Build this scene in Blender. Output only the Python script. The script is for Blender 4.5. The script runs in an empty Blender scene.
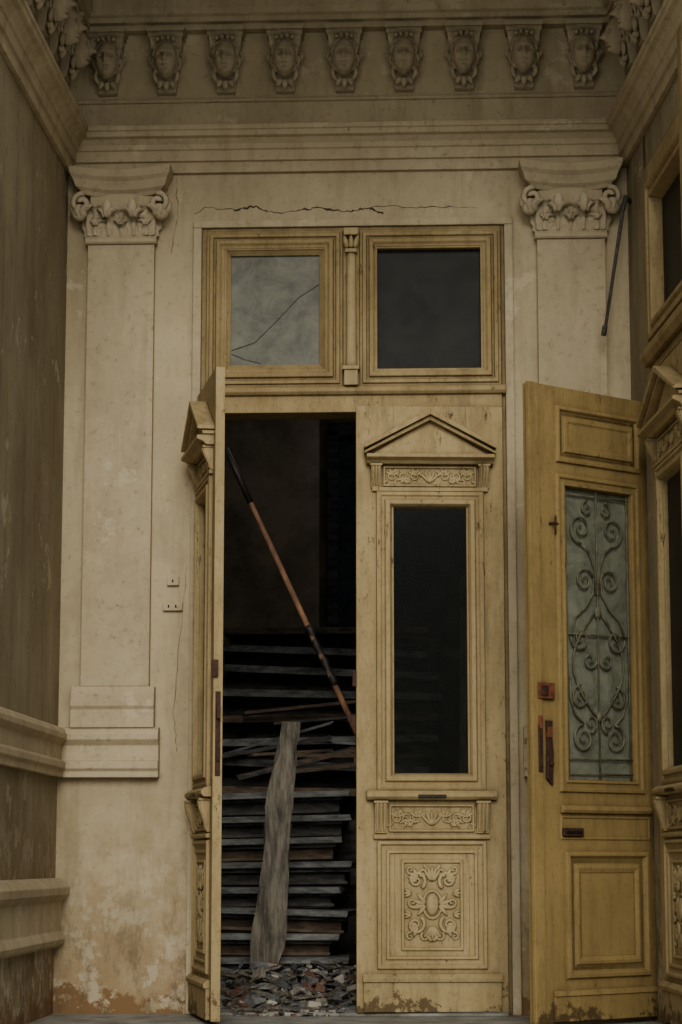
import bpy, bmesh, math, random
from mathutils import Vector, Matrix, Euler
random.seed(7)
C=bpy.context.scene.collection
pi=math.pi

# ------------------------------------------------------------------ mesh builder
class MB:
    def __init__(s): s.v=[];s.f=[];s.m=[];s.sm=[];s.M=Matrix.Identity(4)
    def add(s,vs,fs,mi=0,smooth=False):
        o=len(s.v)
        s.v+= [tuple(s.M@Vector(p)) for p in vs]
        for f in fs:
            s.f.append(tuple(o+i for i in f)); s.m.append(mi); s.sm.append(smooth)
    def box(s,x0,x1,y0,y1,z0,z1,mi=0):
        vs=[(x0,y0,z0),(x1,y0,z0),(x1,y1,z0),(x0,y1,z0),(x0,y0,z1),(x1,y0,z1),(x1,y1,z1),(x0,y1,z1)]
        s.add(vs,[(0,3,2,1),(4,5,6,7),(0,1,5,4),(1,2,6,5),(2,3,7,6),(3,0,4,7)],mi)
    def frame(s,x0,x1,z0,z1,prof,y,mi=0,sg=-1):
        vs=[];fs=[]
        for d,h in prof:
            yy=y+sg*h
            vs+=[(x0+d,yy,z0+d),(x1-d,yy,z0+d),(x1-d,yy,z1-d),(x0+d,yy,z1-d)]
        for i in range(len(prof)-1):
            for k in range(4):
                a=i*4+k;b=i*4+(k+1)%4
                fs.append((a,b,b+4,a+4))
        s.add(vs,fs,mi)
    def prism(s,poly,f0,f1,mi=0,smooth=False):
        n=len(poly)
        vs=[f0(*p) for p in poly]+[f1(*p) for p in poly]
        fs=[tuple(range(n))[::-1],tuple(range(n,2*n))]
        fs+=[(i,(i+1)%n,(i+1)%n+n,i+n) for i in range(n)]
        s.add(vs,fs,mi,smooth)
    def px(s,poly,x0,x1,mi=0): s.prism(poly,lambda a,b:(x0,a,b),lambda a,b:(x1,a,b),mi)
    def py(s,poly,y0,y1,mi=0): s.prism(poly,lambda a,b:(a,y0,b),lambda a,b:(a,y1,b),mi)
    def ell(s,c,r,mi=0,nu=12,nv=8,rot=None,fn=None):
        vs=[];fs=[];c=Vector(c)
        for j in range(nv+1):
            ph=pi*j/nv
            for i in range(nu):
                t=2*pi*i/nu
                d=Vector((math.sin(ph)*math.cos(t),math.sin(ph)*math.sin(t),math.cos(ph)))
                p=Vector((d.x*r[0],d.y*r[1],d.z*r[2]))
                if fn: p=fn(d,p)
                if rot: p=rot@p
                vs.append(c+p)
        for j in range(nv):
            for i in range(nu):
                a=j*nu+i;b=j*nu+(i+1)%nu
                fs.append((a,b,b+nu,a+nu))
        s.add(vs,fs,mi,True)
    def petal(s,x,z,ang,L,w,h,y,mi=0):
        rot=Matrix.Rotation(-ang,3,'Y')
        c=Vector((x,y,z))+rot@Vector((L/2,0,0))
        def fn(d,p):
            k=1-0.45*d.x
            return Vector((p.x,p.y*(1-.35*d.x*d.x),p.z*k))
        s.ell(c,(L/2,h,w/2),mi,8,6,rot,fn)
    def tube(s,pts,rad,mi=0,ns=6,sy=1.0,cap=True):
        pts=[Vector(p) for p in pts];n=len(pts)
        vs=[];fs=[]
        for i,p in enumerate(pts):
            t=(pts[min(i+1,n-1)]-pts[max(i-1,0)])
            if t.length<1e-9: t=Vector((0,0,1))
            t.normalize()
            up=Vector((0,1,0)) if abs(t.y)<.9 else Vector((1,0,0))
            a=t.cross(up).normalized();b=a.cross(t).normalized()
            r=rad[i] if isinstance(rad,(list,tuple)) else rad
            for k in range(ns):
                an=2*pi*k/ns
                vs.append(p+a*(r*math.cos(an))+b*(r*sy*math.sin(an)))
        for i in range(n-1):
            for k in range(ns):
                a=i*ns+k;b=i*ns+(k+1)%ns
                fs.append((a,b,b+ns,a+ns))
        if cap: fs+= [tuple(range(ns))[::-1],tuple(range((n-1)*ns,n*ns))]
        s.add(vs,fs,mi,True)
    def spiral(s,cx,cz,r,turns,a0,dr,rad,y,mi=0,r1=.12,n=None,ns=6):
        n=n or int(14*turns)+4
        pts=[];rr=[]
        for i in range(n+1):
            t=i/n; a=a0+dr*2*pi*turns*t; q=r*(1-t)+r*r1*t
            pts.append((cx+q*math.cos(a),y,cz+q*math.sin(a)));rr.append(rad*(1-.45*t))
        s.tube(pts,rr,mi,ns)
        return pts
    def obj(s,name,mats,parent=None,loc=(0,0,0),rotz=0,bevel=0,rot=None,seg=2):
        me=bpy.data.meshes.new(name); me.from_pydata(s.v,[],s.f)
        for m in mats: me.materials.append(m)
        for i,p in enumerate(me.polygons):
            p.material_index=s.m[i]; p.use_smooth=s.sm[i]
        bm=bmesh.new();bm.from_mesh(me)
        bmesh.ops.recalc_face_normals(bm,faces=bm.faces);bm.to_mesh(me);bm.free()
        o=bpy.data.objects.new(name,me);C.objects.link(o)
        o.location=loc;o.rotation_euler=rot if rot else (0,0,rotz)
        if parent: o.parent=parent
        if bevel:
            b=o.modifiers.new('bev','BEVEL');b.width=bevel;b.segments=seg;b.limit_method='ANGLE';b.angle_limit=math.radians(40)
        return o
def empty(name,loc=(0,0,0),rotz=0):
    e=bpy.data.objects.new(name,None);C.objects.link(e);e.location=loc;e.rotation_euler=(0,0,rotz);return e

# ------------------------------------------------------------------ materials
def srgb(r,g,b):
    f=lambda c:(c/255/12.92 if c/255<=.04045 else ((c/255+.055)/1.055)**2.4)
    return (f(r),f(g),f(b),1)
class NT:
    def __init__(s,name):
        s.m=bpy.data.materials.new(name);s.m.use_nodes=True
        s.n=s.m.node_tree.nodes;s.l=s.m.node_tree.links
        s.b=s.n['Principled BSDF'];s.out=s.n['Material Output']
        s.co=s.n.new('ShaderNodeTexCoord').outputs['Object']
    def mapping(s,sc,loc=(0,0,0)):
        m=s.n.new('ShaderNodeMapping');m.inputs['Scale'].default_value=sc;m.inputs['Location'].default_value=loc
        s.l.new(s.co,m.inputs[0]);return m.outputs[0]
    def noise(s,scale,detail=6,rough=.6,vec=None,dist=0):
        n=s.n.new('ShaderNodeTexNoise');n.inputs['Scale'].default_value=scale;n.inputs['Detail'].default_value=detail
        n.inputs['Roughness'].default_value=rough;n.inputs['Distortion'].default_value=dist
        s.l.new(vec or s.co,n.inputs['Vector']);return n.outputs['Fac']
    def rng(s,x,a,b,c=0,d=1):
        n=s.n.new('ShaderNodeMapRange');n.inputs[1].default_value=a;n.inputs[2].default_value=b
        n.inputs[3].default_value=c;n.inputs[4].default_value=d;s.l.new(x,n.inputs[0]);return n.outputs[0]
    def mul(s,a,b,op='MULTIPLY'):
        n=s.n.new('ShaderNodeMath');n.operation=op;n.use_clamp=True
        for i,x in enumerate((a,b)):
            if isinstance(x,(int,float)): n.inputs[i].default_value=x
            else: s.l.new(x,n.inputs[i])
        return n.outputs[0]
    def mix(s,fac,a,b,bt='MIX'):
        n=s.n.new('ShaderNodeMix');n.data_type='RGBA';n.blend_type=bt
        for i,x in ((0,fac),(6,a),(7,b)):
            if isinstance(x,(int,float,tuple)): n.inputs[i].default_value=x
            else: s.l.new(x,n.inputs[i])
        return n.outputs[2]
    def z(s):
        n=s.n.new('ShaderNodeSeparateXYZ');s.l.new(s.co,n.inputs[0]);return n.outputs[2]
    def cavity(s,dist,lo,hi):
        # recess shade painted into the base colour as grime (occlusion driven, broken up by noise)
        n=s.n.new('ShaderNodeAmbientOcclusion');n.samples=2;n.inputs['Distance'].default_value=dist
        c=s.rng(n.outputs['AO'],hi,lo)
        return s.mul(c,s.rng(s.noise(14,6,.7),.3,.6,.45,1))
    def fin(s,col,rough=.8,bump=None,bs=.3,bd=.004,spec=.3):
        if isinstance(col,tuple): s.b.inputs['Base Color'].default_value=col
        else: s.l.new(col,s.b.inputs['Base Color'])
        if isinstance(rough,(int,float)): s.b.inputs['Roughness'].default_value=rough
        else: s.l.new(rough,s.b.inputs['Roughness'])
        s.b.inputs['Specular IOR Level'].default_value=spec
        if bump is not None:
            n=s.n.new('ShaderNodeBump');n.inputs['Strength'].default_value=bs;n.inputs['Distance'].default_value=bd
            s.l.new(bump,n.inputs['Height']);s.l.new(n.outputs[0],s.b.inputs['Normal'])
        return s.m

def plaster(name,c1,c2,dark,low=None,blot=.35,cav=0):
    t=NT(name)
    big=t.rng(t.noise(1.1,5,.6),.38,.62)
    col=t.mix(big,c1,c2)
    st=t.rng(t.noise(2.6,8,.75,t.mapping((1,1,.6))),.47,.68,0,blot)
    col=t.mix(st,col,dark)
    sk=t.rng(t.noise(4.2,7,.72,t.mapping((1.6,1.6,.16),(2,5,1))),.50,.68,0,blot)
    col=t.mix(sk,col,dark)
    sp=t.rng(t.noise(26,8,.78),.565,.64,0,.55)
    col=t.mix(sp,col,dark)
    pt=t.rng(t.noise(3.4,9,.75,t.mapping((1,1,1),(9,2,4))),.60,.615,0,.4)
    col=t.mix(pt,col,srgb(204,192,164))
    nick=t.rng(t.noise(13,9,.8,t.mapping((1,1,1),(4,8,2))),.645,.655,0,.75)
    col=t.mix(nick,col,srgb(96,82,60))
    if low:
        z=t.z()
        f=t.mul(t.rng(z,1.45,.0),t.rng(t.noise(2.2,8,.7),.38,.56))
        col=t.mix(t.mul(f,.85),col,low)
        f2=t.mul(t.rng(z,1.2,.15),t.rng(t.noise(5.0,9,.7,t.mapping((1,1,1),(3,1,2))),.52,.55))
        col=t.mix(t.mul(f2,.6),col,srgb(190,180,154))
        f3=t.rng(t.mul(t.rng(z,.60,-.15),t.noise(5.0,9,.75,t.mapping((1,1,1),(7,4,9)))),.35,.37)
        col=t.mix(f3,col,srgb(122,94,64))
        f4=t.mul(t.rng(z,1.0,.0),t.rng(t.noise(8,8,.75,t.mapping((1,1,.5),(1,7,3))),.49,.60,0,.8))
        col=t.mix(f4,col,srgb(96,82,60))
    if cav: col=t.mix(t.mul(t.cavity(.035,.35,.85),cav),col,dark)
    bn=t.noise(55,6,.7);b2=t.noise(6,5,.6)
    return t.fin(col,.88,t.mix(.6,bn,b2),.5,.009,.15)

def paint(name,c1,c2,chip,chipamt=.60,rough=.5,grime=None,cav=.8):
    t=NT(name)
    col=t.mix(t.rng(t.noise(2.3,6,.6),.38,.62),c1,c2)
    gr=t.rng(t.noise(4,9,.78,t.mapping((2.2,2.2,.45))),.45,.66,0,.65)
    col=t.mix(gr,col,grime or chip)
    g2=t.rng(t.noise(40,6,.75),.54,.66,0,.5)
    col=t.mix(g2,col,grime or chip)
    # chips: clustered where a large scale wear mask is high
    wear=t.rng(t.noise(1.9,4,.6,t.mapping((1.4,1.4,.8),(5,3,7))),.40,.64,-.045,.035)
    n=t.n.new('ShaderNodeMath');n.operation='ADD'
    t.l.new(t.noise(21,11,.84,t.mapping((1.8,1.8,.5))),n.inputs[0]);t.l.new(wear,n.inputs[1])
    c=t.rng(n.outputs[0],chipamt,chipamt+.015)
    lowf=t.rng(t.mul(t.rng(t.z(),1.1,-.15),t.noise(9,9,.75)),.43,.45)
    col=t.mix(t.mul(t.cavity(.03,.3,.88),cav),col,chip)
    col=t.mix(c,col,chip); col=t.mix(t.mul(lowf,.85),col,chip)
    h=t.mix(c,t.noise(70,4,.6),(0,0,0,1))
    return t.fin(col,t.rng(t.noise(9,4),.3,.7,rough,rough+.2),h,.35,.003,.2)

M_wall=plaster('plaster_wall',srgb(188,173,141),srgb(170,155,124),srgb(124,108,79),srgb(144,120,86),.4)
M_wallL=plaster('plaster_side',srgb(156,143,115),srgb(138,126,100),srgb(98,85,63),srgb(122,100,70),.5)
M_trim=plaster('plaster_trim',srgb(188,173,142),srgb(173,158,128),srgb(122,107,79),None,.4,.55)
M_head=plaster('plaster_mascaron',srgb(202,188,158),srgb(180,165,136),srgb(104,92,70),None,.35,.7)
M_ceil=plaster('plaster_ceiling',srgb(154,144,118),srgb(134,125,102),srgb(190,180,155),None,.6)
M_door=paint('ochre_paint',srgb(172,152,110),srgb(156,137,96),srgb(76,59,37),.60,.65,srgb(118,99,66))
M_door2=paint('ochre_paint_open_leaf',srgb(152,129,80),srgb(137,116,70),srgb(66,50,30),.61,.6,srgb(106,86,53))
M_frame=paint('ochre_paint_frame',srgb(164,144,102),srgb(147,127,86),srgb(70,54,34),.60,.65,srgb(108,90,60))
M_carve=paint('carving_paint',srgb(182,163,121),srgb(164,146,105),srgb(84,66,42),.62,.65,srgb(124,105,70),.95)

def simple(name,c1,c2,sc=8,rough=.7,metal=0,bs=.4,spec=.3,mp=(1,1,1)):
    t=NT(name);n=t.noise(sc,7,.7,t.mapping(mp))
    t.b.inputs['Metallic'].default_value=metal
    return t.fin(t.mix(t.rng(n,.38,.62),c1,c2),rough,n,bs,.01,spec)
M_iron=simple('wrought_iron',srgb(108,106,84),srgb(72,69,52),20,.6)
M_rust=simple('rusty_metal',srgb(40,31,25),srgb(74,48,34),30,.75,.1)
M_red=simple('red_lock_enamel',srgb(122,70,44),srgb(78,46,32),30,.75)
M_black=simple('dark_metal',srgb(30,28,25),srgb(46,42,36),20,.5,.4)
M_floor=simple('stone_floor',srgb(150,148,138),srgb(104,102,94),5,.85)
M_int=simple('dark_plaster',srgb(60,55,46),srgb(40,37,32),2.5,.9,bs=.1)  # dark plaster of the inner room
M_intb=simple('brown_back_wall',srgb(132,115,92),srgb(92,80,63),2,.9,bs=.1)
M_blue=simple('blue_grey_timber',srgb(52,58,64),srgb(32,36,41),6,.8)
M_lum1=simple('weathered_lumber',srgb(118,118,114),srgb(60,61,61),9,.8,mp=(.8,2,3))
M_lum2=simple('dark_lumber',srgb(82,79,75),srgb(42,41,40),9,.85,mp=(.8,2,3))
M_lum3=simple('brown_lumber',srgb(102,86,68),srgb(58,49,40),9,.8,mp=(.8,2,3))
M_board=simple('grey_board',srgb(112,105,92),srgb(56,51,44),9,.85,mp=(4,4,.6))
M_pole=simple('red_brown_pole',srgb(132,96,70),srgb(84,60,45),12,.8,mp=(1,1,.4))
M_chunk=simple('plaster_rubble',srgb(162,154,138),srgb(106,99,87),14,.9)
M_brick=simple('brick_rubble',srgb(104,72,58),srgb(76,58,48),14,.9)
M_crack=simple('crack_dark',srgb(84,72,54),srgb(56,48,36),30,.95)  # dark colour of the crack lines
M_pipe=simple('grey_paint_metal',srgb(92,88,78),srgb(60,56,48),30,.7)
def pane(name,c1,c2,alpha,rough=.2,sc=6,spec=.3):
    t=NT(name);n=t.noise(sc,8,.75,None,.6)
    m=t.fin(t.mix(t.rng(n,.38,.62),c1,c2),rough,None,spec=spec)
    t.b.inputs['Alpha'].default_value=alpha
    return m
M_paneL=pane('dusty_glass',srgb(114,114,98),srgb(76,77,67),.97,.5)
M_paneR=pane('dark_glass',srgb(40,40,35),srgb(22,23,20),.92,.45,6,.10)
M_paneF=pane('frosted_glass',srgb(130,132,114),srgb(88,92,78),.95,.5,7)
def clear(name):
    t=NT(name)
    tr=t.n.new('ShaderNodeBsdfTransparent');tr.inputs[0].default_value=(.60,.61,.59,1)
    gl=t.n.new('ShaderNodeBsdfGlossy');gl.inputs['Roughness'].default_value=.12;gl.inputs[0].default_value=(.7,.7,.65,1)
    mx=t.n.new('ShaderNodeMixShader');mx.inputs[0].default_value=.007
    t.l.new(tr.outputs[0],mx.inputs[1]);t.l.new(gl.outputs[0],mx.inputs[2]);t.l.new(mx.outputs[0],t.out.inputs[0])
    return t.m
M_clear=clear('clear_glass')

# ------------------------------------------------------------------ room shell
XL,XR=-1.44,1.49
SP=math.atan(.093)          # splay of the right wall
ZC=5.36
OX0,OX1,OZ1=-.728,.850,4.03 # opening in the far wall
def wall(name,b,m):
    w=MB();w.box(*b);w.obj(name,[m])
wall('wall_back_left',(XL-.3,OX0,0,.35,-.3,ZC+.3),M_wall)
wall('wall_back_right',(OX1,XR+.4,0,.35,-.3,ZC+.3),M_wall)
wall('wall_back_top',(OX0,OX1,0,.35,OZ1,ZC+.3),M_wall)
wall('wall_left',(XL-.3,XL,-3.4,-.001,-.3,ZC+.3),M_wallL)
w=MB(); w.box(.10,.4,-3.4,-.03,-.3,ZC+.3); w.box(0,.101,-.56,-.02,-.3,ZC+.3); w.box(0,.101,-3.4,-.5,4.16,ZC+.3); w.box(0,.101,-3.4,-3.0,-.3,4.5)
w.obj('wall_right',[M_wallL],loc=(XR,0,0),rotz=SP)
w=MB(); w.box(XL-.3,2.3,-3.1,.3,ZC,ZC+.2); w.obj('ceiling',[M_ceil])
w=MB(); w.box(-6,6,-15,6.2,-.3,0); w.obj('floor',[M_floor])
# inner room
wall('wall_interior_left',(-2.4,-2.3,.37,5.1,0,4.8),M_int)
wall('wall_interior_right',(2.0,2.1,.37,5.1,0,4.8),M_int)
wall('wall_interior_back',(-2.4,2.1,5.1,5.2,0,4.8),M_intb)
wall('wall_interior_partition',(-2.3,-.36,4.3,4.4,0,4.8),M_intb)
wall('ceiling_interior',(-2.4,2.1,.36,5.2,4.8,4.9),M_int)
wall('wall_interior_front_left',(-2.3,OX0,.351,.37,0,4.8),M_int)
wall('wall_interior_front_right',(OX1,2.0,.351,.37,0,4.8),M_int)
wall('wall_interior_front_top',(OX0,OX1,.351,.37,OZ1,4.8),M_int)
w=MB()
w.box(-.30,.9,5.02,5.09,0,3.9,0)
for x in (-.30,.02,.9): w.box(x-.04,x+.04,4.96,5.09,0,3.9,1)
w.box(-.34,.94,4.96,5.09,3.86,3.96,1); w.box(-.3,.9,4.98,5.05,2.2,2.28,1)
w.obj('door_5',[M_blue,M_lum2],bevel=.004)

# ---- mouldings
def profile_cornice(z0=4.33):
    return [(0.0,z0),(-.028,z0),(-.028,z0+.055),(-.045,z0+.06),(-.045,z0+.115),(-.055,z0+.12),(-.062,z0+.145),(-.085,z0+.17),(-.108,z0+.178),(-.108,z0+.205),(-.118,z0+.21),(-.118,z0+.235),(0.0,z0+.245)]
def profile_top(z0=5.10):
    return [(0.0,z0),(-.07,z0),(-.07,z0+.03),(-.10,z0+.035),(-.10,z0+.06),(-.12,z0+.07),(-.13,z0+.10),(-.13,z0+.20),(-.16,z0+.21),(-.18,z0+.24),(-.18,z0+.26),(0.0,z0+.26)]
def run3(prof,name,mat):
    a=MB(); a.px(prof,XL,XR+.0); a.obj(name[0],[mat],bevel=.003)
    b=MB(); b.prism(prof,lambda p,z:(XL-p,-.0,z),lambda p,z:(XL-p,-3.0,z)); b.obj(name[1],[mat],bevel=.003)
    c=MB(); c.prism(prof,lambda p,z:(p,-.0,z),lambda p,z:(p,-3.0,z)); c.obj(name[2],[mat],loc=(XR,0,0),rotz=SP,bevel=.003)
run3(profile_cornice(),('trim_1','trim_2','trim_3'),M_trim)
run3(profile_top(),('trim_4','trim_5','trim_6'),M_trim)
def profile_small(z0):
    return [(.0,z0),(-.012,z0),(-.02,z0+.012),(-.012,z0+.025),(.0,z0+.025)]
run3(profile_small(4.72),('trim_7','trim_8','trim_9'),M_trim)
rail=[(.0,1.17),(-.04,1.17),(-.04,1.20),(-.055,1.215),(-.055,1.245),(-.03,1.26),(-.03,1.33),(-.045,1.345),(-.06,1.36),(-.06,1.385),(-.045,1.41),(-.03,1.42),(.0,1.425)]
a=MB(); a.prism(rail,lambda p,z:(XL-p,0,z),lambda p,z:(XL-p,-3.3,z)); a.obj('trim_10',[M_trim],bevel=.003)
a=MB()
pl=[(.0,.33),(-.03,.33),(-.05,.345),(-.062,.37),(-.05,.40),(-.04,.41),(-.04,.55),(-.055,.565),(-.078,.59),(-.082,.625),(-.06,.655),(-.03,.668),(.0,.67)]
a.prism(pl,lambda p,z:(XL-p,-.04,z),lambda p,z:(XL-p,-3.3,z)); a.obj('baseboard_left',[M_trim],bevel=.004)

# ---- pilasters
def acanthus(mb,o,yaw,H,Wd,lobes=5,curl=1.0):
    R=Matrix.Rotation(yaw,3,'Z');n=18;m=12
    path=[(0,0)]
    for i in range(n):
        t=(i+1)/n
        th=math.radians(84-210*curl*max(0,(t-.42)/.58)**1.25)
        st=H*1.42/n
        path.append((path[-1][0]+math.cos(th)*st,path[-1][1]+math.sin(th)*st))
    vs=[];fs=[]
    for i,(ou,up) in enumerate(path):
        t=i/n
        wd=Wd*(.62+.42*math.sin(pi*min(1,t*1.05)))*(1-.55*max(0,(t-.72)/.28)**2)
        wd*=1+.18*math.cos(t*lobes*2*pi)
        for j in range(m+1):
            s=-1+2*j/m
            rib=.10*Wd*(1-abs(s))**1.3+.075*Wd*math.cos(s*3*pi*1.0)-.14*Wd*abs(s)**3
            p=Vector(o)+R@Vector((s*wd/2,-(ou+rib),up))
            p.y=min(p.y,-.003)
            vs.append(p)
    for i in range(n):
        for j in range(m):
            q=i*(m+1)+j; fs.append((q,q+1,q+m+2,q+m+1))
    mb.add(vs,fs,0,True)
def pilaster(name,xc,xw,zc):
    e=empty(name,(xc,-.001,0))
    x_=xc;xc=0
    hw=xw/2
    s=MB()
    rp=[(p-.03 if p<0 else p,z) for p,z in rail]
    x0=XL-x_+.002 if x_<0 else xc-hw-.1; x1=xc+hw+.055 if x_<0 else XR-x_-.002
    s.px(rp,x0,x1)
    s.px([(0,1.42),(-.075,1.42),(-.075,1.50),(-.068,1.51),(-.082,1.53),(-.082,1.55),(-.07,1.565),(-.07,1.59),(-.062,1.60),(-.055,1.63),(.0,1.63)],xc-hw-.045,xc+hw+.03)
    s.box(xc-hw,xc+hw,-.05,0,1.63,3.94)
    s.obj('shaft',[M_trim],e,bevel=.004)
    k=MB()
    k.px([(.0,3.94),(-.062,3.94),(-.072,3.95),(-.072,3.965),(-.062,3.975),(-.055,3.99),(.0,3.99)],xc-hw-.012,xc+hw+.012)
    k.box(xc-hw+.01,xc+hw-.01,-.055,0,3.98,4.22)
    lev=[(4.205,.205,.085),(4.225,.215,.10),(4.24,.235,.12),(4.27,.245,.135),(4.28,.25,.14),(4.30,.262,.16),(4.335,.268,.17),(4.338,.268,.17)]
    N=14;vs=[];fs=[]
    for z,hx,dy in lev:
        for i in range(N+1):
            u=-1+2*i/N
            vs.append((xc+u*hx,-(dy-.045*(1-u*u)**1.0),z+.012*abs(u)**2-.012))
        vs+=[(xc+hx,.0,z),(xc-hx,.0,z)]
    r=N+3
    for j in range(len(lev)-1):
        for i in range(r):
            a=j*r+i;b=j*r+(i+1)%r;fs.append((a,b,b+r,a+r))
    fs.append(tuple(range(r))[::-1]);fs.append(tuple(range((len(lev)-1)*r,len(lev)*r)))
    k.add(vs,fs,0)
    k.obj('abacus',[M_trim],e,bevel=.003)
    c=MB()
    for dx,yaw,H,W in ((-.065,-.1,.17,.12),(.065,.1,.17,.12),(-.165,-.55,.19,.14),(.165,.55,.19,.14),(0,0,.10,.09),(-.12,-.3,.10,.08),(.12,.3,.10,.08)):
        acanthus(c,(xc+dx,-.052,3.985),yaw,H,W)
    for sx in(-1,1):
        for q in range(3):
            pts=[];rr=[]
            for i in range(22):
                t=i/21;a=math.radians(100)-t*2*pi*1.25;rd=.052*(1-.8*t)
                pts.append((xc+sx*(.20+rd*math.cos(a)),-.10-.018*(q-1)-.01*t,4.145+rd*math.sin(a)));rr.append(.016)
            c.tube(pts,rr,0,6)
        c.ell((xc+sx*.215,-.10,4.09),(.04,.04,.035));c.ell((xc+sx*.245,-.09,4.13),(.025,.03,.04))
        c.ell((xc+sx*.065,-.125,4.115),(.026,.022,.05))
    c.obj('acanthus',[M_head],e)
pilaster('pilaster',-1.149,.350,0)
pilaster('pilaster',1.195,.352,0)

# ---- mascarons
def mascaron_mesh():
    m=MB()
    poly=[(0,0),(-.105,0),(-.11,-.03),(-.085,-.06),(-.06,-.18),(-.045,-.27),(-.03,-.33),(0,-.34)]
    n=len(poly);vs=[]
    for sx in(-1,1):
        for y,z in poly:
            wd=.092+(z/.34)*.045
            vs.append((sx*wd,y,z))
    m.add(vs,[tuple(range(n)),tuple(range(n,2*n))[::-1]]+[(i,(i+1)%n,(i+1)%n+n,i+n) for i in range(n)])
    m.box(-.1,.1,-.125,0,-.022,.0)
    m.px([(0,-.022),(-.115,-.022),(-.12,-.034),(-.105,-.046),(0,-.046)],-.094,.094)
    def g(v,s): return math.exp(-(v/s)**2)
    def fn(d,p):
        x,z=p.x,p.z
        if d.y<0.05:
            q=0
            q+=.036*g(x,.010)*max(0,min(1,(.03-z)/.045))*(1 if z>-.018 else g(z+.018,.006))
            q-=.032*g(abs(x)-.024,.013)*g(z-.014,.012)
            q+=.013*g(abs(x)-.024,.008)*g(z-.010,.006)
            q+=.009*g(abs(x)-.022,.018)*g(z-.036,.007)
            q+=.014*g(x,.019)*(g(z+.036,.005)+g(z+.050,.006))
            q-=.015*g(x,.022)*g(z+.043,.004)
            q-=.012*g(x,.02)*g(z+.062,.006)
            q+=.014*g(x,.020)*g(z+.078,.012)
            q+=.006*g(abs(x)-.036,.014)*g(z+.020,.018)
            p=Vector((p.x*(1-.34*max(0,-d.z)**2),p.y-q,p.z))
        return p
    m.ell((0,-.085,-.168),(.060,.062,.102),0,56,48,None,fn)
    for sx in(-1,1):
        for k,(r0,o) in enumerate(((.012,.010),(.014,.024),(.014,.038))):
            pts=[];N=18
            for i in range(N):
                t=i/(N-1);a=pi/2-t*pi*.80
                x=(.050+o*.72)*math.cos(a)*1.05+.006*math.sin(t*16+k*2);z=.083*math.sin(a)+o*.3-t*.025
                pts.append((sx*max(0,x),-.105+.035*t+.014*k,-.150+z))
            m.tube(pts,[r0*(.8+.4*math.sin(i*1.7+k)) for i in range(N)],0,7)
        m.tube([(sx*.055,-.07,-.22),(sx*.062,-.065,-.26),(sx*.04,-.06,-.29)],[.013,.015,.008],0,7)
    for a in (-.45,0,.45):
        m.petal(.022*math.sin(a)*2,-.268,-pi/2+a,.070-.03*abs(a),.034,.02,-.055)
    for x in(-.04,-.015,.015,.04): m.ell((x,-.12,-.058+.2*-abs(x)),(.012,.014,.012),0,8,6)
    return m
mm=mascaron_mesh()
first=mm.obj('mascaron',[M_head],loc=(-1.235,-.001,5.10))
def inst(loc,rz,sc=1.0):
    o=bpy.data.objects.new('mascaron',first.data);C.objects.link(o);o.location=loc;o.rotation_euler=(0,0,rz)
for i in range(1,9): inst((-1.235+.314*i,-.001,5.10),0)
for i in range(7):
    inst((XL+.001,-.26-.33*i,5.10),pi/2)
    y=-.32-.33*i
    inst((XR-.001-y*.093,y,5.10),-pi/2+SP)

# ------------------------------------------------------------------ doorway frame and transom
fr=MB()
fr.box(OX0,-.70,-.01,.16,0,OZ1); fr.box(.83,OX1,-.01,.16,0,OZ1)
fr.box(-.70,.83,-.01,.16,4.008,OZ1)
fr.box(-.70,.83,-.03,.16,3.04,3.15)
fr.px([(0,3.13),(-.045,3.13),(-.06,3.145),(-.06,3.16),(-.045,3.175),(0,3.175)],-.72,.85)
fr.box(.012,.098,-.03,.14,3.17,4.008)
fr.obj('trim_11',[M_frame],bevel=.004)
mu=MB()
mu.box(.02,.09,-.075,-.02,3.175,3.27); mu.box(.012,.098,-.085,-.02,3.255,3.275)
mu.tube([(.055,-.035,3.27),(.055,-.035,3.36),(.055,-.035,3.9)],[.03,.027,.024],0,12)
mu.box(.018,.092,-.08,-.02,3.97,4.008); mu.box(.025,.085,-.07,-.02,3.88,3.90)
for a in(-1,0,1): mu.petal(.055+a*.018,3.90,pi/2+a*-.25,.075,.028,.018,-.065)
mu.obj('trim_12',[M_carve],bevel=.003)
ar=MB()
for (x0,x1) in ((OX0-.045,OX0-.0),(OX1+.0,OX1+.045)): ar.box(x0,x1,-.03,.0,0,OZ1+.0)
ar.box(OX0-.045,OX1+.045,-.03,.0,OZ1,OZ1+.04)
ar.obj('trim_13',[M_trim],bevel=.006)
def sash(name,x0,x1,gx0,gx1,z0,z1,gz0,gz1,mat):
    e=empty(name);s=MB();y0=-.035;y1=.05
    s.box(x0,gx0-.02,y0,y1,z0,z1);s.box(gx1+.02,x1,y0,y1,z0,z1);s.box(gx0-.02,gx1+.02,y0,y1,z0,gz0-.02);s.box(gx0-.02,gx1+.02,y0,y1,gz1+.02,z1)
    s.frame(x0+.012,x1-.012,z0+.012,z1-.012,[(0,0),(.004,.012),(.02,.012),(.026,.0)],y0)
    dx=gx0-(x0+.045)
    s.frame(x0+.045,x1-.045,z0+.045,z1-.045,[(0,0),(.006,.016),(.022,.018),(.034,.006),(.045,.004),(dx+.0,-.03)],y0)
    s.obj('sash_frame',[M_frame],e,bevel=.002)
    g=MB();g.box(gx0-.03,gx1+.03,.01,.016,gz0-.03,gz1+.03);g.obj('pane',[mat],e)
    return e
wl=sash('window_1',-.698,.010,-.575,-.062,3.175,4.005,3.285,3.885,M_paneL)
cb=MB()
cb.tube([(-.57,.008,3.38),(-.45,.008,3.42),(-.34,.008,3.53),(-.22,.008,3.66),(-.08,.008,3.75)],.0025,0,5)
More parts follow.
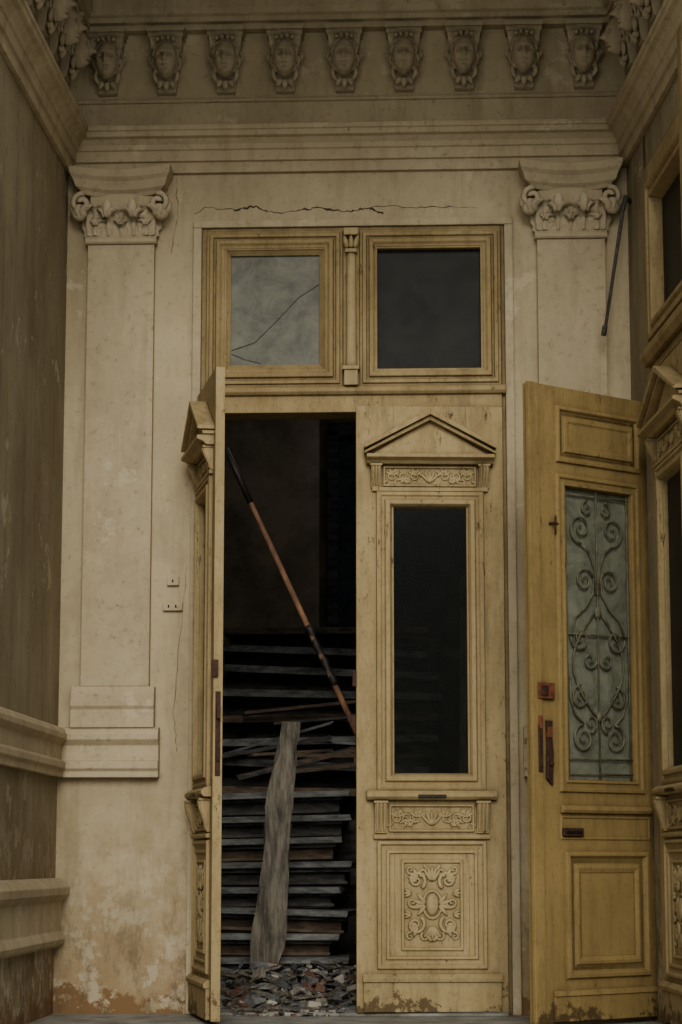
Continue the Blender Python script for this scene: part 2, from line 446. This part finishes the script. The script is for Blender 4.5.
cb.tube([(-.57,.008,3.36),(-.50,.008,3.33),(-.42,.008,3.31)],.002,0,5)
cb.obj('hanging_wire',[M_pipe],wl)
sash('window_2',.10,.828,.19,.705,3.175,4.005,3.285,3.885,M_paneR)

# ------------------------------------------------------------------ ornate door leaf
def mirror_fol(c,cx,cz,sc,y):
    for s in(-1,1):
        def SP_(x,z,r,t,a,d,rad): c.spiral(cx+s*x*sc,cz+z*sc,r*sc,t,(a if s>0 else pi-a),d*s,rad*sc,y)
        def PT(x,z,a,L,w_,h): c.petal(cx+s*x*sc,cz+z*sc,(a if s>0 else pi-a),L*sc,w_*sc,h*sc,y)
        SP_(.075,.115,.045,1.5,-2.2,-1,.011); SP_(.08,-.095,.045,1.5,2.2,1,.011); SP_(.095,.01,.028,1.3,3.1,1,.009)
        SP_(.04,.15,.022,1.2,-1,1,.008); SP_(.035,-.15,.022,1.2,1,-1,.008)
        SP_(.105,.165,.020,1.2,-2,1,.007); SP_(.108,-.15,.020,1.2,2,-1,.007)
        for a,L in ((.2,.05),(.7,.055),(1.2,.06),(-.3,.045)): PT(.07,.12,a,L,.022,.01)
        for a,L in ((-.2,.05),(-.7,.055),(-1.2,.06),(.3,.045)): PT(.07,-.10,a,L,.022,.01)
        for a in(.9,.3,-.3,-.9): PT(.03,.0,a,.07,.022,.011)
        for a in(.5,0,-.5): PT(.10,.055,a,.04,.018,.01); PT(.10,-.045,a,.04,.018,.01)
        PT(.0,-.175,.8,.05,.02,.01); PT(.02,.16,1.0,.04,.018,.01)
    for a in(-.6,-.3,0,.3,.6):
        c.petal(cx,cz+.11*sc,pi/2+a,.075*sc,.022*sc,.012*sc,y); c.petal(cx,cz-.10*sc,-pi/2+a,.075*sc,.022*sc,.012*sc,y)
    c.ell((cx,y,cz),(.032*sc,.018,.052*sc))
    c.tube([(cx+.045*sc*math.cos(i*pi/8),y,cz+.066*sc*math.sin(i*pi/8)) for i in range(17)],.007*sc,0,6)
def frieze_fol(c,cx,cz,w_,h,y):
    for s in(-1,1):
        n=3
        for k in range(n):
            x=cx+s*(.045+(k+.5)*(w_/2-.05)/n);up=1 if k%2 else -1
            a0=(pi if s>0 else 0)
            c.spiral(x,cz,h*.34,1.4,a0,up*s,.006,y)
            for a in(.5,1.2,2.0,2.7): c.petal(x,cz-up*.004,up*a*-1 if s>0 else up*-1*(pi-a),h*.5,.013,.007,y)
            c.petal(x+s*.02,cz+up*h*.25,(.4*up if s>0 else pi-.4*up),h*.42,.014,.008,y)
    for a in(-.8,-.4,0,.4,.8): c.petal(cx,cz-h*.35,pi/2+a,h*.75,.016,.009,y)
    c.ell((cx,y,cz-h*.2),(.016,.012,.016))
def corbel(mb,x,z0,z1,y,w_):
    mb.px([(y,z0),(y-.015,z0),(y-.02,z0+.3*(z1-z0)),(y-.045,z0+.7*(z1-z0)),(y-.05,z1),(y,z1)],x-w_/2,x+w_/2)
    mb.box(x-w_/2-.006,x+w_/2+.006,y-.055,y,z1-.012,z1)
    for k in(-1,0,1): mb.tube([(x+k*w_*.3,y-.016,z0+.01),(x+k*w_*.3,y-.022,z0+.3*(z1-z0)),(x+k*w_*.3,y-.046,z0+.7*(z1-z0)),(x+k*w_*.3,y-.052,z1-.012)],w_*.12,0,5)
def ornate_leaf(name,loc,rotz,W=.74,H=3.05,hinge_right=False,mat=M_door,backed=False):
    """local origin: lower-left corner of leaf, x along leaf, -y = outside face"""
    e=empty(name,loc,rotz);T=.045;c=W/2
    s=MB();g0,g1,gz0,gz1=c-.185,c+.185,1.165,2.56
    s.box(0,g0,-T,0,.015,H);s.box(g1,W,-T,0,.015,H);s.box(g0,g1,-T,0,gz1,H);s.box(g0,g1,-T,0,.015,gz0)
    s.frame(c-.275,c+.275,1.10,2.615,[(0,0),(.004,.016),(.022,.02),(.03,.012),(.042,.012),(.05,.026),(.068,.026),(.078,.01),(.09,-.03)],-T)
    s.box(0.035,W-.035,-T-.02,-T,.02,.165);s.px([(-T,.165),(-T-.03,.165),(-T-.034,.185),(-T-.012,.205),(-T,.205)],.03,W-.03)
    s.frame(c-.275,c+.275,.225,.855,[(0,0),(.004,.014),(.018,.016),(.026,.004),(.045,.0),(.05,.010),(.062,.010),(.07,-.008),(.076,-.008)],-T)
    s.frame(c-.155,c+.155,.315,.76,[(0,0),(.003,.01),(.014,.01),(.018,.002)],-T)
    s.px([(-T,1.055),(-T-.035,1.055),(-T-.05,1.07),(-T-.05,1.085),(-T-.03,1.10),(-T,1.105)],c-.325,c+.325)
    s.px([(-T,.862),(-T-.018,.862),(-T-.022,.875),(-T-.01,.885),(-T,.885)],c-.29,c+.29)
    s.frame(c-.215,c+.215,.895,1.035,[(0,0),(.003,.012),(.012,.012),(.016,0)],-T)
    for sx in(-1,1):
        corbel(s,c+sx*.255,.89,1.05,-T,.06)
        corbel(s,c+sx*.275,2.63,2.75,-T,.05)
    s.frame(c-.24,c+.24,2.635,2.745,[(0,0),(.003,.012),(.012,.012),(.016,0)],-T)
    s.box(c-.295,c+.295,-T-.02,-T,2.612,2.632)
    zb=2.75
    s.px([(-T,zb),(-T-.04,zb),(-T-.055,zb+.015),(-T-.085,zb+.028),(-T-.085,zb+.045),(-T,zb+.05)],c-.325,c+.325)
    zr=zb+.05;za=3.02
    for sx in(-1,1):
        L=.335
        def pf(t,off,y):
            x=c+sx*(L*(1-t));return (x,y,zr+off+(za-zr-.045)*t)
        for (o0,o1,yy) in ((0,.024,-T-.06),(.024,.052,-T-.085)):
            vs=[pf(0,o0,-T),pf(1,o0,-T),pf(1,o1,-T),pf(0,o1-.01,-T),pf(0,o0,yy),pf(1,o0,yy),pf(1,o1,yy),pf(0,o1-.01,yy)]
            s.add(vs,[(0,1,2,3),(4,7,6,5),(0,4,5,1),(1,5,6,2),(2,6,7,3),(3,7,4,0)])
    s.py([(c-.3,zr),(c+.3,zr),(c,za-.04)],-T-.02,-T)
    for z0,z1 in((.22,.86),(1.12,2.62),(2.68,2.97)):
        s.frame(c-.265,c+.265,z0,z1,[(0,0),(.004,.01),(.02,.012),(.03,.0)] ,0,0,1)
    s.obj('leaf_body',[mat],e,bevel=.0025)
    k=MB()
    mirror_fol(k,c,.54,1.03,-T-.004)
    frieze_fol(k,c,.965,.40,.105,-T-.003)
    frieze_fol(k,c,2.69,.45,.09,-T-.003)
    k.obj('carving',[M_carve],e)
    g=MB();g.box(g0-.005,g1+.005,-.024,-.019,gz0-.005,gz1+.005);g.obj('glass_pane',[M_paneR if backed else M_clear],e)
    b=MB()
    b.box(c-.07,c+.07,-T-.056,-T-.03,1.064,1.080);b.obj('mail_slot',[M_black],e,bevel=.003)
    if backed: return e
    h=MB()
    ex=W if hinge_right else 0
    fx=0 if hinge_right else W
    d=-1 if hinge_right else 1
    h.box(min(fx,fx+d*.003),max(fx,fx+d*.003),-T+.010,-.010,1.15,1.55)
    h.box(min(fx,fx+d*.03),max(fx,fx+d*.03),-T+.014,-.014,1.42,1.48)
    h.box(min(fx,fx+d*.012),max(fx,fx+d*.012),-T+.014,-.014,1.22,1.30)
    h.box(min(fx,fx+d*.02),max(fx,fx+d*.02),-T-.01,-T+.02,1.62,1.70)
    for z in(.35,1.0,1.9,2.75): h.tube([(ex,.004,z),(ex,.004,z+.12)],.011,0,8)
    h.obj('lock_plate',[M_rust],e,bevel=.002)
    return e
aj=math.radians(5)
W0=.750
ornate_leaf('door_1',(.826-W0*math.cos(aj),-.005-W0*math.sin(aj),0),aj,W0,3.055,hinge_right=True)
hx,hy=-.698,-.035;ph=math.radians(76.5)
ornate_leaf('door_2',(hx,hy,0),-ph,.735,3.125)

# ------------------------------------------------------------------ plain glazed leaf, open (front right)
def open_leaf():
    P0=Vector((.906,-.89,0));P1=Vector((1.50,-.365,0));Wd=(P1-P0).length
    rz=math.atan2(P1.y-P0.y,P1.x-P0.x)
    e=empty('door_3',P0,rz);T=.05;H=3.0
    s=MB();g0,g1,gz0,gz1=.225,.665,1.13,2.52
    s.box(0,g0,-T,0,.02,H);s.box(g1,Wd,-T,0,.02,H);s.box(g0,g1,-T,0,gz1,H);s.box(g0,g1,-T,0,.02,gz0)
    s.frame(g0-.07,g1+.06,gz0-.06,gz1+.06,[(0,0),(.004,.012),(.02,.014),(.028,.004),(.042,.004),(.047,.012),(.058,.01),(.064,-.03)],-T)
    s.frame(.16,.735,2.63,2.91,[(0,0),(.005,.014),(.02,.016),(.032,.0),(.05,.0),(.056,.012),(.075,.012),(.085,.006)],-T)
    s.add([(.245,-T-.006,2.715),(.65,-T-.006,2.715),(.65,-T-.006,2.825),(.245,-T-.006,2.825)],[(0,1,2,3)])
    s.px([(-T,.975),(-T-.018,.975),(-T-.026,.99),(-T-.014,1.01),(-T,1.01)],.16,.755)
    s.frame(.16,.76,.85,.965,[(0,0),(.004,.006),(.012,.006),(.016,0)],-T)
    s.frame(.185,.74,.215,.80,[(0,0),(.005,.016),(.022,.018),(.036,.0),(.06,.0),(.066,.010),(.08,.012),(.1,.004)],-T)
    s.box(.10,.78,-T-.012,-T,.025,.14);s.px([(-T,.14),(-T-.02,.14),(-T-.012,.165),(-T,.165)],.10,.78)
    s.box(-.02,.045,-T-.012,-T+.01,.02,H)
    s.obj('leaf_body',[M_door2],e,bevel=.0025)
    g=MB();g.box(g0-.01,g1+.01,-.018,-.012,gz0-.01,gz1+.01);g.obj('frosted_pane',[M_paneF],e)
    k=MB();y=-.034;cx=(g0+g1)/2;r=.0055
    for x in(g0+.012,g1-.012): k.tube([(x,y,gz0),(x,y,gz1)],r,0,6)
    for z in(gz0+.03,gz0+.10,gz1-.03,1.82): k.tube([(g0,y,z),(g1,y,z)],r*.8,0,6)
    k.tube([(cx,y,gz0),(cx,y,gz1)],r*.8,0,6)
    def scr(x,z,rad,t,a,d): k.spiral(x,z,rad,t,a,d,r*1.15,y,ns=6)
    for s_ in(-1,1):
        A=lambda a:(a if s_>0 else pi-a)
        scr(cx+s_*.105,2.33,.075,1.6,A(-pi/2),s_)
        k.tube([(cx+s_*.105,y,2.255),(cx+s_*.05,y,2.22),(cx+s_*.012,y,2.13),(cx+s_*.01,y,2.02)],r,0,6)
        scr(cx+s_*.06,2.43,.04,1.3,A(pi/2),-s_)
        scr(cx+s_*.085,2.08,.062,1.6,A(pi*.9),-s_)
        k.tube([(cx+s_*.024,y,2.10),(cx+s_*.03,y,2.02),(cx+s_*.08,y,1.95),(cx+s_*.15,y,1.90),(cx+s_*.18,y,1.82)],r,0,6)
        scr(cx+s_*.12,1.80,.062,1.5,A(0.1),-s_)
        k.tube([(cx+s_*(.02+.15*math.sin(i*pi/12)),y,1.93-.50*i/12) for i in range(13)],r,0,6)
        scr(cx+s_*.055,1.70,.045,1.4,A(pi),s_)
        scr(cx+s_*.12,1.52,.06,1.6,A(pi/2),-s_)
        scr(cx+s_*.055,1.40,.045,1.4,A(-pi/2),-s_)
        scr(cx+s_*.105,1.325,.07,1.7,A(pi/2),-s_)
        k.tube([(cx+s_*.105,y,1.395),(cx+s_*.16,y,1.44),(cx+s_*.19,y,1.52),(cx+s_*.19,y,1.62)],r,0,6)
    k.ell((cx,y,1.93),(.022,.012,.03));k.ell((cx,y,1.43),(.018,.012,.025))
    k.obj('iron_scroll_grille',[M_iron],e)
    h=MB()
    h.box(.015,.12,-T-.02,-T-.008,1.50,1.575,1);h.box(.03,.075,-T-.026,-T-.016,1.512,1.562,0)
    h.box(.015,.04,-T-.02,-T-.01,1.16,1.38,0);h.box(.018,.038,-T-.024,-T-.01,1.36,1.42,1)
    h.py([(.068,1.13),(.105,1.10),(.112,1.25),(.102,1.34),(.108,1.40),(.07,1.40),(.074,1.28)],-T-.016,-T,0)
    h.box(.072,.10,-T-.022,-T,1.32,1.37,1)
    h.tube([(.09,-T-.01,1.2),(.09,-T-.03,1.2)],.012,0,8)
    h.box(.165,.295,-T-.02,-T,.868,.905,0)
    h.box(.18,.28,-T-.024,-T,.878,.892,2)
    for z in(.3,1.5,2.7): h.tube([(Wd+.004,-T-.004,z),(Wd+.004,-T-.004,z+.14)],.012,0,8)
    h.obj('lock_and_mail_slot',[M_rust,M_red,M_black],e,bevel=.003)
    h=MB()
    h.tube([(.11,-T-.006,2.33),(.14,-T-.016,2.335),(.17,-T-.008,2.33)],.005,0,6)
    h.tube([(.145,-T-.012,2.28),(.145,-T-.014,2.37)],.004,0,6)
    h.obj('window_latch',[M_rust],e)
open_leaf()

# ------------------------------------------------------------------ right wall door group (splayed wall local frame)
def right_group():
    rz=-pi/2+SP
    e=empty('door_4',(XR,0,0),rz)
    s=MB()
    s.box(.56,.60,-.0,.1,0,4.16);s.box(1.64,1.76,-.0,.1,0,4.16);s.box(2.80,3.0,-.0,.1,0,4.16)
    s.box(.60,2.85,-.0,.1,3.10,3.26);s.box(.60,2.85,-.0,.1,4.06,4.16)
    s.px([(0,3.14),(-.03,3.14),(-.05,3.17),(-.05,3.20),(-.03,3.23),(0,3.24)],.56,3.0)
    for a,b in((.60,1.64),(1.76,2.80)):
        s.frame(a,b,3.26,4.06,[(0,-.0),(.004,.02),(.03,.02),(.045,.0),(.06,.0),(.07,.015),(.09,.015),(.11,-.06)],0)
    s.box(1.655,1.745,-.05,-.0,3.26,4.50)
    s.obj('wall_door_frame',[M_frame],e,bevel=.004)
    g=MB()
    for a,b in((.69,1.56),(1.85,2.74)): g.box(a,b,.05,.055,3.35,3.98)
    g.obj('upper_panes',[M_paneR],e)
    return e,rz
e4,rz4=right_group()
def wall_pt(s_,off):
    d=Vector((math.sin(SP),-math.cos(SP),0));n=Vector((-math.cos(SP),-math.sin(SP),0))
    return Vector((XR,0,0))+d*s_+n*off
for s0,nm in((.60,'door_6'),(1.76,'door_7')):
    W_=1.04
    o=ornate_leaf(nm,wall_pt(s0,-.04),rz4,.74,3.09,mat=M_door,backed=True)
    o.scale=(W_/.74,1.0,1)

# ------------------------------------------------------------------ small wall things
r=MB()
r.tube([(1.455,-.19,4.08),(1.45,-.19,4.02),(1.355,-.20,3.44)],[.010,.010,.008],0,8)
r.tube([(1.505,-.12,4.11),(1.47,-.18,4.12),(1.455,-.19,4.05)],.014,0,8)
r.tube([(1.352,-.20,3.44),(1.343,-.20,3.39)],.013,0,8)
r.obj('iron_stay_rod',[M_pipe])
def crack(name,pts,rad=.0035,wob=.006):
    m=MB();out=[]
    for i in range(len(pts)-1):
        a=Vector((pts[i][0],-.0012,pts[i][1]));b=Vector((pts[i+1][0],-.0012,pts[i+1][1]))
        for k in range(7): out.append(a.lerp(b,k/7)+Vector((random.uniform(-.006,.006),0,random.uniform(-wob,wob))))
    out.append(b)
    m.tube(out,[rad*random.uniform(.2,1.2) for _ in out],0,5,.3)
    m.obj(name,[M_crack])
crack('plaster_crack',[(-.56,4.135),(-.46,4.15),(-.35,4.115),(-.22,4.125),(-.12,4.14),(.02,4.11),(.12,4.13),(.17,4.125),(.22,4.10)],.006,.008)
crack('plaster_crack',[(-.77,4.11),(-.72,4.145),(-.56,4.135)],.002)
crack('plaster_crack',[(.12,4.13),(.22,4.145),(.40,4.13),(.55,4.135),(.72,4.125)],.0022)
crack('plaster_crack',[(-.87,4.3),(-.86,4.1),(-.89,3.9)],.0018)
crack('plaster_crack',[(-.83,1.3),(-.85,1.5),(-.82,1.9),(-.79,2.25)],.0016)
for z,n in((2.17,1),(2.04,2)):
    b=MB();hw=.03 if n==1 else .05
    x=-.86
    b.box(x-hw,x+hw,-.022,0,z-.022,z+.022,0)
    b.box(x-hw+.025,x-hw+.033,-.026,-.02,z-.008,z+.008,1)
    if n==2: b.box(x+.012,x+.02,-.026,-.02,z-.008,z+.008,1)
    b.obj('light_switch',[M_trim,M_black],bevel=.003)

# ------------------------------------------------------------------ interior clutter
def rbox(mb,c,dim,rot,mi,jag=0):
    M=Matrix.Translation(c)@rot.to_4x4()
    x,y,z=[d/2 for d in dim]
    vs=[Vector((sx*x*(1+random.uniform(-jag,jag)),sy*y*(1+random.uniform(-jag,jag)),sz*z*(1+random.uniform(-jag,jag)))) for sz in(-1,1) for sx,sy in((-1,-1),(1,-1),(1,1),(-1,1))]
    mb.add([M@v for v in vs],[(0,3,2,1),(4,5,6,7),(0,1,5,4),(1,2,6,5),(2,3,7,6),(3,0,4,7)],mi)
st=MB();z=.0
def R_(a,b,c): return Euler((random.uniform(-a,a),random.uniform(-b,b),random.uniform(-c,c))).to_matrix()
# broken steps: each tread sits back from the one below, solid riser block beneath
k_=0
while z<1.06:
    th=random.uniform(.11,.15)
    L=random.uniform(.64,.76);xc=-.43+random.uniform(-.04,.03)
    rot=R_(.02,.035,.06);y=1.18+.09*k_;mi=random.choice((1,1,2))
    rbox(st,(xc,y+.03,z+th*.4),(L,.46,th*.8),rot,mi,.02)
    rbox(st,(xc+.01,y-.02,z+th*.88),(L+.09,.60,.034),rot,0,.02)
    rbox(st,(xc+.005,y-.23,z+th*.68),(L+.04,.04,.024),rot,0,.02)
    rbox(st,(xc+.005,y-.21,z+th*.15),(L+.01,.03,.018),rot,mi,.02)
    z+=th+random.uniform(0,.008);k_+=1
for i in range(8):
    zz=1.16+i*.16;yy=2.10+i*.24
    rot=R_(.02,.05,.05)
    rbox(st,(-.25+random.uniform(-.05,.05),yy,zz),(1.5+random.uniform(-.15,.15),.32,.045),rot,random.choice((0,0,2)),.02)
    rbox(st,(-.25,yy+.12,zz-.08),(1.4,.02,.15),rot,1,.02)
rbox(st,(-.3,2.5,.5),(1.2,.7,1.0),Matrix.Identity(3),1)
for i in range(10):
    zz=1.2+random.random()*.75;yy=1.75+(zz-1.1)*1.5
    rbox(st,(-.3+random.uniform(-.3,.3),yy-.05,zz+.05),(random.uniform(.4,1.0),random.uniform(.04,.1),random.uniform(.015,.03)),R_(.3,.35,.5),random.choice((0,1,1,2)),.05)
st.obj('broken_staircase',[M_lum1,M_lum2,M_lum3],bevel=.003)
# rough standing board
bd=MB();N=16;vs=[]
for sgn in(0,1):
    for i in range(N+1):
        t=i/N;zc=.03+1.47*t;xc=-.475+.175*t+.015*math.sin(t*6)
        hw=.092-.045*t+random.uniform(-.014,.014)
        vs+=[(xc-hw+random.uniform(-.01,.01),.715+.06*t+.03*sgn,zc),(xc+hw,.715+.06*t+.03*sgn,zc+random.uniform(-.01,.01))]
o=2*(N+1);fs=[]
for i in range(N):
    a=2*i;fs+=[(a,a+1,a+3,a+2),(o+a,o+a+2,o+a+3,o+a+1),(a,a+2,o+a+2,o+a),(a+1,o+a+1,o+a+3,a+3)]
fs+=[(0,o,o+1,1),(2*N,2*N+1,o+2*N+1,o+2*N)]
bd.add(vs,fs);bd.obj('rough_board',[M_board])
A=Vector((-.60,.20,2.86));B=Vector((.22,.34,1.08))
pm=MB();pts=[A.lerp(B,t) for t in(0,.1,.2,.3,.45,.6,.8,1)]
pm.tube(pts,[.012,.013,.014,.015,.015,.016,.016,.016],0,10)
w0=[A.lerp(B,t)+Vector((random.uniform(-.004,.004),0,random.uniform(-.004,.004))) for t in[.50+.018*i for i in range(11)]]
pm.tube(w0,[.019+.005*math.sin(i*2.3) for i in range(11)],1,8)
pm.tube([A.lerp(B,-.02),A.lerp(B,.14)],.016,1,8)
pm.obj('leaning_pole',[M_pole,M_black])
up=MB();rbox(up,(.625,.92,1.17),(.05,.05,2.35),Euler((-.02,.01,0)).to_matrix(),0);rbox(up,(.55,.9,.5),(.12,.04,1.0),Euler((0,-.05,0)).to_matrix(),1)
up.obj('timber_upright',[M_board,M_lum2],bevel=.003)
# rubble
rb=MB();HB=lambda y:.19*max(0,min(1,(y-.14)/.5))
for i in range(760):
    front=i>=580
    x=random.uniform(-.62,.40);y=random.uniform(.16,.60)
    if front: x=random.uniform(-.56,.03);y=random.uniform(-.14,.16)
    base=HB(y) if not front else (.018 if y>-.1 else 0)
    s_=random.uniform(.008,.030)*(1 if i%8 else 2.0)
    if front: s_=random.uniform(.004,.018)
    z=base+(random.uniform(0,.03) if not front else 0)+s_*.35
    if random.random()<(.10 if front else .32):
        dim=(random.uniform(.06,.12) if front else random.uniform(.08,.22),random.uniform(.012,.035),.010);mi=random.choice((3,3,2,4));z+=.01
    else: dim=(s_*random.uniform(.8,1.8),s_*random.uniform(.8,1.6),s_*random.uniform(.4,1));mi=random.choice((0,0,0,4,4,1,2,3,4))
    rt=Euler((random.uniform(-.5,.5),random.uniform(-.4,.4),random.uniform(0,6))) if not front else Euler((random.uniform(-.1,.1),random.uniform(-.1,.1),random.uniform(0,6)))
    rbox(rb,(x,y,z),dim,rt.to_matrix(),mi,.3)
for i in range(10):
    x=random.uniform(-.56,.02);y=random.uniform(.12,.5)
    rbox(rb,(x,y,HB(y)+.03),(random.uniform(.06,.12),random.uniform(.05,.08),random.uniform(.03,.05)),R_(.4,.4,3),random.choice((1,0,4)),.25)
N=18;K=10;vs=[];fs=[]
for i in range(N+1):
    for j in range(K+1):
        x=-.68+1.12*i/N;y=.14+.54*j/K
        vs.append((x,y,HB(y)+random.uniform(-.012,.02)*(1 if j else 0)))
for i in range(N):
    for j in range(K):
        a=i*(K+1)+j;fs.append((a,a+1,a+K+2,a+K+1))
rb.add(vs,fs,4)
rb.obj('rubble_pile',[M_chunk,M_brick,M_lum2,M_board,M_lum1])
th=MB();th.px([(-.10,0),(-.10,.012),(-.08,.018),(.12,.018),(.12,0)],OX0+.03,.829);th.obj('trim_14',[M_floor],bevel=.003)

# ------------------------------------------------------------------ light
wd=bpy.data.worlds.new('overcast');bpy.context.scene.world=wd;wd.use_nodes=True
wn=wd.node_tree.nodes['Background'];wn.inputs[0].default_value=(.98,.97,.89,1);wn.inputs[1].default_value=1.10
sl=bpy.data.lights.new('soft_daylight','SUN');sl.energy=2.3;sl.angle=math.radians(28);sl.color=(1,.955,.87)
so=bpy.data.objects.new('soft_daylight',sl);C.objects.link(so)
dv=Vector((-.10,1,-.46));so.rotation_euler=dv.to_track_quat('-Z','Y').to_euler()
# weak fill lamp added above the stairs to brighten the inner room
al=bpy.data.lights.new('interior_fill','AREA');al.energy=9;al.size=1.4;al.color=(.9,.95,1)
ao=bpy.data.objects.new('interior_fill',al);C.objects.link(ao);ao.location=(.2,2.6,4.7)

# ------------------------------------------------------------------ camera
th_=math.radians(8.76);ps=math.radians(2.75)
cd=bpy.data.cameras.new('camera');co=bpy.data.objects.new('camera',cd);C.objects.link(co)
co.location=(.5524,-11.5,.75);co.rotation_euler=(pi/2+th_,0,ps)
cd.sensor_fit='VERTICAL';cd.sensor_height=24;cd.lens=2270/1024*24
cd.clip_end=100
bpy.context.scene.camera=co
